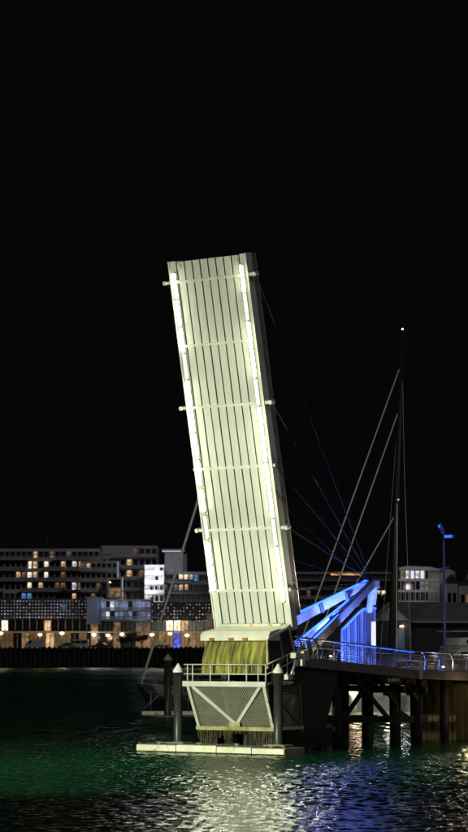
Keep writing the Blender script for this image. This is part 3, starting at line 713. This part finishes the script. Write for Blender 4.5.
# ------------------------------------------------------------------ far buildings
LIT = []
def building(name, label, x0, x1, y0, y1, D, depth, rows, cols, wall, lit=(), band=.52, pier_w=.26, balcony=True, bandm=None, roof=True, default=None, glass=None, group=None):
    """facade facing the water; pixel rectangle at distance D gives width and storeys"""
    s = D / F; a = P(x0, y1, D); Wd = (x1 - x0) * s; H = (y1 - y0) * s
    zb = a.z
    t = thing(name, label, 'building', (a.x, D, zb), group=group or 'far waterfront buildings')
    pbox('wall', wall, t, 0, Wd, .8, depth, -(zb - 5.0) + .0, H)
    rh, cw = H / rows, Wd / cols
    bandm = bandm or wall
    for r in range(rows + 1):
        zc = H - r * rh
        if r == 0: pbox('parapet', bandm, t, -.05, Wd + .05, -.05, .8, zc - rh * band * .5, zc + .02)
        else: pbox('floor_band', bandm, t, 0, Wd, 0, .8, zc - rh * band * .35, zc + rh * band * .35)
    for c in range(cols + 1):
        xc = c * cw; xa, xb = max(0, xc - cw * pier_w / 2), min(Wd, xc + cw * pier_w / 2)
        pbox('pier', wall, t, xa, xb, .06, .79, 0.01, H - .02)
    b = N(); box(b, -.5, .5, -.02, .02, -.5, .5); pane0 = None
    me = None
    for r in range(rows):
        for c in range(cols):
            cx, cz = (c + .5) * cw, H - (r + .5) * rh
            mm = glass or M['glass']
            px, py = x0 + (c + .5) * (x1 - x0) / cols, y0 + (r + .5) * (y1 - y0) / rows
            for lx, ly, k in lit:
                if abs(lx - px) <= (x1 - x0) / cols / 2 and abs(ly - py) <= (y1 - y0) / rows / 2: mm = E_[k]
            if mm is (glass or M['glass']) and default and random.random() < default[1]: mm = E_[default[0]]
            bb = N(); box(bb, -cw * .5 + .02, cw * .5 - .02, -.02, .02, -rh * .5, rh * .5)
            pn = obj('window', bb, mm, t); pn.location = (cx, .70, cz)
            if mm is not (glass or M['glass']): pn.scale = (random.uniform(.62, 1), 1, random.uniform(.55, .9)); pn.location.x += random.uniform(-.15, .15) * cw
            if r % 2 == 0 or mm is not M['glass']:
                pbox('mullion', bandm, pn, -.05 + cw * .12, .05 + cw * .12, -.08, -.03, -rh * .34, rh * .34)
    if balcony:
        for r in range(1, rows):
            zc = H - r * rh
            k0, k1 = 0, cols
            c = 0
            while c < cols:
                n_ = random.choice((2, 3, 3, 4)); c1 = min(cols, c + n_)
                if random.random() < .8:
                    bal = pbox('balcony', bandm, t, c * cw + .15, c1 * cw - .15, -1.5, -.01, zc - .12, zc + .10)
                    pbox('balustrade', wall, bal, c * cw + .15, c1 * cw - .15, -1.5, -1.42, zc + .11, zc + .95)
                c = c1
    return t, H, Wd, rh, cw
W_, W2_, BR, CO = 'warm', 'warm2', 'bright', 'coolroom'
tA, *_ = building('apartment_block', 'broad terraced apartment block with scattered warm windows at far left', -24, 99, 549, 602, 668, 16, 5, 22, M['grey'],
    [(34,556,W_),(28,566,BR),(36,566,W_),(46,563,BR),(60,563,W_),(75,566,'whiteroom'),(80,566,W_),(17,575,W_),(30,575,BR),(36,575,W_),(46,574,BR),(62,572,W2_),
     (28,585,BR),(43,585,W_),(74,585,'pink'),(22,593,'blue'),(27,593,'blue'),(72,594,W_),(55,584,W2_),(92,575,W2_)], bandm=M['pale'], default=('warm2', .05))
ptube('roof_antenna', M['steel'], tA, [(20, 3, 15), (20, 3, 19)], .08, 5)
tA2, *_ = building('apartment_block', 'pale lower apartment block with two amber windows beside the terraced block', 80, 117, 561, 602, 648, 10, 4, 7, M['pale'],
    [(88,566,W_),(83,566,W2_),(98,585,W2_),(92,595,W2_)], default=('warm2', .06))
t = thing('framed_bay', 'white box-framed bay projecting from the pale apartment block', 'building', P(107.5, 598, 640), group='far waterfront buildings')
Wb, Hb = 14.5 / F * 640, 20 / F * 640
for a in ((0, .4, 0, 5, 0, Hb), (Wb - .4, Wb, 0, 5, 0, Hb), (.4, Wb - .4, 0, 5, Hb - .4, Hb), (.4, Wb - .4, 0, 5, 0, .4), (.4, Wb - .4, 0, 5, Hb * .48, Hb * .54)): pbox('frame', M['cap'], t, *a)
pbox('window', M['glass'], t, .4, Wb - .4, 1.5, 1.6, Hb * .54, Hb - .4); pbox('window', E_['warm2'], t, .4, Wb - .4, 1.5, 1.6, .4, Hb * .48)
b = N(); lathe(b, [(.1, 0), (.22, .2), (.1, .4)], (.7, -.1, Hb * .75), 8); obj('wall_lamp', b, E_['lampwarm'], t)
tB, *_ = building('apartment_block', 'tall pale apartment block with plain top parapet behind the centre of the left bank', 101, 157, 546, 602, 690, 16, 5, 9, M['pale'],
    [(126,561,W_),(129,579,W_)], band=.55, default=('warm2', .04))
pbox('penthouse_wall', M['pale'], tB, .5, 9.5, -.3, -.06, 14.2, 16.5)
tW, *_ = building('apartment_block', 'brightly white-lit balcony block next to the lilac stair tower', 144.5, 164, 565, 603, 652, 10, 4, 4, M['cap'],
    [(147,570,'whiteroom'),(152,570,'whiteroom'),(157,570,'ledw'),(147,580,'ledw'),(152,580,'whiteroom'),(147,589,'whiteroom'),(147,598,'whiteroom')], balcony=True)  # glowing panes stand in for floodlit white balcony surfaces
for px_, py_ in ((148, 568), (155, 570), (149, 582), (160, 577), (148, 594)):
    lamp('facade_light', 'POINT', P(px_, py_, 647.5), 520, (.86, .88, 1), size=.8)
tw = thing('stair_tower', 'square lilac-lit stair tower with an overhanging white roof slab', 'tower', P(164.5, 603, 676), group='far waterfront buildings')
s_ = 676 / F
pbox('shaft', M['pale'], tw, 0, 18.5 * s_, 0, 6, 0, 50 * s_)
pbox('side_shaft', M['grey'], tw, 18.5 * s_, 22 * s_, .8, 6, 0, 49 * s_)
pbox('roof_slab', M['cap'], tw, -3 * s_, 20 * s_, -1.6, 6.5, 51.6 * s_, 53.4 * s_)
pbox('roof_light', E_['ledw'], tw, -2 * s_, 19 * s_, -1.4, -1.0, 51.0 * s_, 51.55 * s_)
lamp('tower_light', 'POINT', P(172, 574, 668), 420, (.88, .82, 1), size=.8)
tD, *_ = building('apartment_block', 'dark apartment block with a lit terrace room left of the raised leaf', 158, 224, 572, 604, 655, 12, 3, 13, M['charcoal'],
    [(179,577,BR),(185,577,BR),(190,577,W_),(175,588,CO),(180,588,W_),(184,588,W_),(197,577,'blue'),(210,588,'blue'),(165,588,W2_)], bandm=M['grey'])

def screen_building(label, x0, x1, y0, D, lit, dots, lower):
    s = D / F; a = P(x0, 648, D); Wd = (x1 - x0) * s
    def zz(py): return P(x0, py, D).z - 5.0
    t = thing('waterfront_building', label, 'building', (a.x, D, 5.0), group='far waterfront buildings')
    pbox('wall', M['charcoal'], t, 0, Wd, 1.2, 22, 0, zz(y0))
    pbox('screen', M['charcoal'], t, 0, Wd, 0, .25, zz(619), zz(y0))
    k = int((x1 - x0) / 12)
    for i in range(k + 1): pbox('screen_seam', M['dark'], t, i * Wd / k - .05, i * Wd / k + .05, -.05, -.004, zz(619), zz(y0))
    b = N()
    nx = int((x1 - x0) / 3.05)
    for r in range(6):
        for c in range(nx):
            if random.random() > dots: continue
            x = (c + .5) * Wd / nx; z = zz(y0 + 2.6 + r * 3.25); rr = random.choice((.10, .12, .15, .18))
            vs = [b.verts.new((x + rr * math.cos(j * math.pi / 3), -.02, z + rr * math.sin(j * math.pi / 3))) for j in range(6)]; b.faces.new(vs)
    stuff(obj('perforation_lights', b, E_['dot'], t))
    n_ = max(3, int((x1 - x0) / 7))
    for c in range(n_):
        px = x0 + (c + .5) * (x1 - x0) / n_; mm = M['glass']
        for lx, k_ in lit:
            if abs(lx - px) <= (x1 - x0) / n_ / 2: mm = E_[k_]
        wn = pbox('window', mm, t, c * Wd / n_ + .15, (c + 1) * Wd / n_ - .15, .8, .9, zz(630.5), zz(620.5))
        pbox('mullion', M['dark'], wn, (c + .5) * Wd / n_ - .05, (c + .5) * Wd / n_ + .05, .7, .79, zz(630.5), zz(620.5))
    for c in range(n_ + 1): pbox('column', M['grey'], t, c * Wd / n_ - .12, c * Wd / n_ + .12, .3, .79, zz(631.3), zz(619.2))
    pbox('canopy', M['cream'], t, -.2, Wd + .2, -2.6, .2, zz(632.8), zz(631.4))
    kinds = list(lower)
    n_ = len(kinds)
    for c, k_ in enumerate(kinds):
        wn = pbox('shopfront', M[k_] if k_ in M else E_[k_], t, c * Wd / n_ + .08, (c + 1) * Wd / n_ - .08, .95, 1.1, .02, zz(633))
        pbox('door_frame', M['grey'], wn, (c + .5) * Wd / n_ - .1, (c + .5) * Wd / n_ + .1, .85, .94, .02, zz(634))
    return t, zz, Wd
sb, zz, Wd = screen_building('long low building behind a dark screen of tiny lights at far left', -28, 86, 598.5, 622, [(1, 'warm'), (5, 'bright'), (47, 'warm'), (50, 'warm')], .93,
    ['cream', 'glass', 'warm2', 'cream', 'cream', 'glass', 'warm2', 'cream', 'grey', 'warm', 'grey', 'cream', 'glass', 'cream'])
lg = P(63.5, 607, 621.8)
b = N(); lathe(b, [(1.0, 0), (1.0, .12)], n=20)
so = obj('round_sign', b, M['bluepanel'], sb); so.rotation_euler = (math.pi / 2, 0, 0); so.location = (lg.x - sb.location.x, -.15, lg.z - 5.0)
pbox('sign_emblem', E_['coolroom'], so, -.75, .75, .0, .5, .121, .15)
lamp('sign_light', 'POINT', (lg.x, 620, lg.z + .6), 14, (.7, .82, 1), size=.1)
sb2, zz, Wd = screen_building('dark screen-fronted building with tiny lights between glazed pavilion and leaf', 150.5, 226, 602, 620, [(170, 'bright'), (176, 'bright'), (181, 'warm')], .62,
    ['cream', 'warm2', 'cream', 'bluescreen', 'cream', 'warm2', 'cream', 'warm2', 'cream', 'glass'])
for px_ in (206, 213): pbox('timber_panel', M['cream'], sb2, (px_ - 150.5) * .27, (px_ - 150.5) * .27 + 1.5, -.3, -.06, zz(632), zz(613))
# glazed pavilion
gp = thing('glazed_pavilion', 'two-storey glazed pavilion glowing blue-white beside a plain blue-grey wall', 'building', (P(86.5, 648, 616).x, 616, 5.0), group='far waterfront buildings')
s = 616 / F
def zz(py): return P(100, py, 616).z - 5.0
pbox('plain_wall', M['bluepanel'], gp, 0, 14 * s, 0, 18, zz(624), zz(597))
pbox('wall', M['grey'], gp, 14 * s, 63.5 * s, 3.5, 18, 0, zz(600))
pbox('roof', M['grey'], gp, 14.05 * s, 64 * s, -.4, 18, zz(601), zz(599.3))
pbox('floor', M['grey'], gp, 14.05 * s, 64 * s, -.6, 3.4, zz(611.3), zz(609.6))
pbox('floor', M['bluepanel'], gp, 14.05 * s, 64 * s, -.6, 3.4, zz(621), zz(618.8))
for r, (ya, yb) in enumerate(((601.2, 609.4), (611.5, 618.6))):
    for c in range(11):
        xa, xb = 14 * s + c * 4.5 * s, 14 * s + (c + 1) * 4.5 * s
        pbox('window', M['glass'] if (c * 7 + r * 3) % 5 == 2 else (E_['whiteroom'] if c in (1, 2) else E_['coolroom']), gp, xa + .06, xb - .06, 2.2, 2.3, zz(yb), zz(ya))
for c in range(12): pbox('column', M['grey'], gp, 14.1 * s + c * 4.5 * s - .08, 14.1 * s + c * 4.5 * s + .08, -.2, .05, zz(632), zz(600))
for r, ya in enumerate((607.3, 616.4)): pbox('balcony_rail', M['bluepanel'], gp, 14.2 * s, 63.5 * s, -.45, -.4, zz(ya + 1.6), zz(ya))
for c, k_ in enumerate(('warm2', 'glass', 'glass', 'warm2', 'glass', 'glass', 'cream', 'cream')):
    pbox('shopfront', M[k_] if k_ in M else E_[k_], gp, 1 + c * 2, 2.8 + c * 2, 2.8, 2.9, 0, zz(622))
pbox('canopy', M['cream'], gp, -.2, 64 * s, -2.5, -.61, zz(632.8), zz(631.6))
for px_ in (104, 112, 124, 138): lamp('pavilion_light', 'POINT', P(px_, 604, 615), 42, (.55, .66, 1), size=.2)
lamp('pavilion_light', 'POINT', P(93, 606, 611), 110, (.55, .65, 1), size=.3)
lamp('pavilion_light', 'POINT', P(139, 625, 614), 60, (.9, .95, 1), size=.3)

# right bank
tF, *_ = building('apartment_block', 'long dim apartment block with an orange-lit strip behind the struts', 296, 396, 572, 606, 660, 14, 4, 20, M['charcoal'],
    [(377,597,W_),(382,597,BR)], bandm=M['grey'], default=('warm2', .05))
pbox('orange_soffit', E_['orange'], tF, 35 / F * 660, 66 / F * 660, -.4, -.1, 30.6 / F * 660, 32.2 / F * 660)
tG, HG, WG, *_ = building('apartment_block', 'pale rounded-corner block with a white-lit top floor behind the lamp post', 396, 440, 569, 602, 640, 13, 3, 9, M['pale'],
    [(402,572,'whiteroom'),(408,572,'whiteroom'),(413,572,'ledw'),(418,572,'whiteroom'),(425,572,'ledw'),(431,572,'whiteroom'),(403,578,W2_),(424,586,CO),(430,586,'warm2'),(379,598,W_)], band=.34, pier_w=.14, balcony=False, default=('warm2', .08))
lamp('block_fill', 'POINT', P(414, 585, 630), 700, (1, .95, .9), size=.8)  # added light in front, brightens the pale block
b = N(); lathe(b, [(6.0, -.1), (6.0, 8.7), (4.5, 9.3)], (WG - 1.2, 6.3, 0), 20); obj('rounded_corner', b, M['pale'], tG, smooth=True)
b = N(); prism(b, [(-.5, -1, HG + .05), (WG + 1, -1, HG - .3), (WG - 3, -1, HG + .55), (3, -1, HG + .75)], (0, 12, 0)); obj('curved_roof', b, M['pale'], tG)
for i, (x0, x1, yr_, ye, lab) in enumerate(((446, 458, 574, 583, 'left'), (459, 472, 577, 585, 'right'))):
    s = 630 / F; a = P(x0, 603, 630); Wd = (x1 - x0) * s
    t = thing('gabled_house', ('dim gabled house beside the rounded block, right of the lamp post' if i == 0 else 'dim gabled house cut by the right edge of the picture'), 'house', (a.x, 630, 5.0), group='far waterfront buildings')
    hE, hR = P(x0, ye, 630).z - 5, P(x0, yr_, 630).z - 5
    pbox('wall', M['pale'], t, 0, Wd, 0, 8, 0, hE)
    b = N(); prism(b, [(-.3, -.3, hE), (Wd + .3, -.3, hE), (Wd / 2, -.3, hR)], (0, 8.6, 0)); rf = obj('roof', b, M['dkroof'], t)
    pbox('chimney', M['grey'], rf, Wd * .7, Wd * .7 + .6, 3, 3.6, hE + .5, hR + .7)
    for c in range(2):
        for r in range(2):
            wn = pbox('window', E_['warm2'] if (c + r + i) % 3 == 0 else M['glass'], t, Wd * (.15 + .42 * c), Wd * (.43 + .42 * c), -.06, -.005, hE * (.16 + .45 * r) , hE * (.4 + .45 * r))
            pbox('sill', M['cap'], wn, Wd * (.13 + .42 * c), Wd * (.45 + .42 * c), -.2, -.065, hE * (.16 + .45 * r) - .15, hE * (.16 + .45 * r))
    b = N(); lathe(b, [(.05, 0), (.2, .2), (.05, .4)], (Wd * (.2 if i == 0 else .7), -.4, .9), 8); obj('porch_light', b, E_['lampwarm'], t)

# ------------------------------------------------------------------ street lamps, vehicles, trees on the far quay
def street_lamp(px, py, label, e=260, col=(1, .66, .36), km='lampwarm', D=614):
    q = P(px, py, D)
    t = thing('street_lamp', label, 'street lamp', (q.x, D, 5.0), group='street lamps on the far quay')
    h = q.z - 5.0
    ptube('pole', M['dark'], t, [(0, 0, 0), (0, 0, h - .1)], .07, 6)
    b = N(); lathe(b, [(.08, .45), (.55, .25), (.62, -.02), (.25, -.3)], (0, -.1, h), 10); obj('globe', b, E_[km], t)
    pbox('hood', M['dark'], t, -.4, .4, -.5, .4, h + .46, h + .54)
    lamp('street_lamp_light', 'POINT', (q.x, D - .7, q.z - .5), e * 1.5, col, size=.6)
street_lamp(1, 633.5, 'warm street lamp at the left edge of the far quay')
street_lamp(62, 633.5, 'warm street lamp left of the white van on the far quay', 380)
street_lamp(94, 635, 'bright warm street lamp right of the white van', 560, (1, .78, .5), 'lampw')
street_lamp(122, 634.5, 'small warm street lamp left of the dark trees', 160)
street_lamp(40, 635, 'added warm street lamp between the box van and the grey car', 240)  # extra lamp added to brighten the far quay
street_lamp(108, 635.5, 'added warm street lamp between the dark car and the low tree', 260)  # likewise added for more glow along the quay
street_lamp(152, 635, 'added warm street lamp over the pale car on the far quay', 240)  # another lamp added for its glow on the quay
street_lamp(170, 634, 'warm street lamp above the blue screen doorway', 260)
street_lamp(187, 635.5, 'warm street lamp right of the blue screen doorway', 380)
street_lamp(203, 635.5, 'warm street lamp beside the mossy bridge heel', 320)
def vehicle(name, label, cat, px, D, LN, prof, wins, m_, flip=False):
    q = P(px, 648, D)
    t = thing(name, label, cat, (q.x, D, 5.0), (0, 0, math.pi if flip else 0), 'vehicles parked on the far quay')
    b = N(); prism(b, [(x, -.9, z) for x, z in prof], (0, 1.8, 0)); bd = obj('body', b, m_, t, .06)
    for pl in wins:
        for y, e in ((-.905, -.02), (.905, .02)):
            b = N(); prism(b, [(x, y, z) for x, z in pl], (0, e, 0)); obj('window', b, M['glass'], bd)
    for x in (LN * .18, LN * .80):
        for y in (-.82, .62):
            b = N(); tube(b, [(x, y, .34), (x, y + .22, .34)], .34, 12); wh = obj('wheel', b, M['rubber'], t)
            b = N(); tube(b, [(x, y - .01, .34), (x, y + .23, .34)], .18, 10); obj('rim', b, M['steel'], wh)
    for y in (-.65, .65): pbox('headlight', M['cap'], t, -.03, .03, y - .15, y + .15, .65, .85)
    for y in (-.75, .75): pbox('tail_light', M['red'], t, LN - .03, LN + .03, y - .1, y + .1, .75, 1.05)
van = [(0, .35), (0, .95), (.25, 1.15), (1.1, 2.15), (1.4, 2.3), (5.3, 2.3), (5.4, 2.1), (5.4, .35)]
vanw = [[(.55, 1.3), (1.2, 2.05), (1.75, 2.05), (1.75, 1.3)], [(1.9, 1.3), (1.9, 2.05), (3.4, 2.05), (3.4, 1.3)], [(3.55, 1.3), (3.55, 2.05), (5.1, 2.05), (5.1, 1.3)]]
car = [(0, .3), (0, .75), (1.1, .92), (1.75, 1.45), (3.1, 1.48), (3.9, .98), (4.4, .9), (4.4, .3)]
carw = [[(1.35, .96), (1.85, 1.38), (2.4, 1.4), (2.4, .96)], [(2.5, .96), (2.5, 1.4), (3.05, 1.4), (3.6, .98)]]
vehicle('parked_van', 'white passenger van parked between two street lamps', 'van', 68, 607.5, 5.4, van, vanw, M['cap'])
vehicle('parked_car', 'low grey car parked directly left of the white van', 'car', 58, 606, 4.4, car, carw, mat('grey_paint', (.25, .25, .26), .3))
vehicle('parked_car', 'dark car parked under the brightest street lamp', 'car', 91, 607, 4.4, car, carw, mat('dark_paint', (.04, .04, .045), .3))
vehicle('parked_car', 'pale car at the right end of the far quay near the blue screen', 'car', 153, 607, 4.4, car, carw, mat('pale_paint', (.5, .49, .47), .3))
vehicle('parked_van', 'pale box van parked left of the glowing shopfront at far left', 'van', 25, 608.5, 5.4, van, vanw[:1], M['pale'])
def tree(label, px, D, h, r, seed):
    rnd = random.Random(seed); q = P(px, 648, D)
    t = thing('tree', label, 'tree', (q.x, D, 5.0), group='trees on the far quay')
    b = N(); tube(b, [(0, 0, 0), (.1, 0, h * .3), (0, .1, h * .6)], .16, 7, .07)
    ends = []
    for k in range(6):
        a = rnd.uniform(0, 6.28); e = Vector((math.cos(a) * r * .6, math.sin(a) * r * .6, h * rnd.uniform(.5, .85))); ends.append(e)
        tube(b, [(.05, 0, h * rnd.uniform(.28, .5)), e], .06, 5, .02)
    obj('trunk', b, M['bark'], t)
    b = N()
    cl = [(e, r * rnd.uniform(.3, .5)) for e in ends] + [(Vector((rnd.uniform(-.5, .5) * r, rnd.uniform(-.5, .5) * r, h * rnd.uniform(.55, .9))), r * rnd.uniform(.25, .45)) for _ in range(7)]
    for c, cr_ in cl:
        for _ in range(95):
            d = Vector((rnd.gauss(0, 1), rnd.gauss(0, 1), rnd.gauss(0, 1))).normalized() * cr_ * rnd.uniform(.5, 1.05); d.z *= .8
            p = c + d; u = Vector((rnd.gauss(0, 1), rnd.gauss(0, 1), rnd.gauss(0, 1))).normalized() * .15; v = u.orthogonal().normalized() * .09
            b.faces.new([b.verts.new(p + u), b.verts.new(p + v), b.verts.new(p - u), b.verts.new(p - v)])
    obj('crown', b, M['leafg'], t)
tree('dark spreading tree on the far quay in front of the pavilion lights', 131, 609, 4.3, 3.1, 1)
tree('smaller dark tree right of the spreading tree on the far quay', 141, 608, 3.6, 2.2, 2)
tree('low dark tree left of the spreading tree on the far quay', 122, 608, 3.0, 1.8, 3)
for i, (px_, lab) in enumerate(((306, 'dim green tree beyond the footbridge beside the raised leaf'), (318, 'dim green tree behind the blue struts'), (331, 'dim green tree under the orange-lit strip'))):
    tree(lab, px_, 620, 15 - i * 1.5, 4.5, 10 + i)
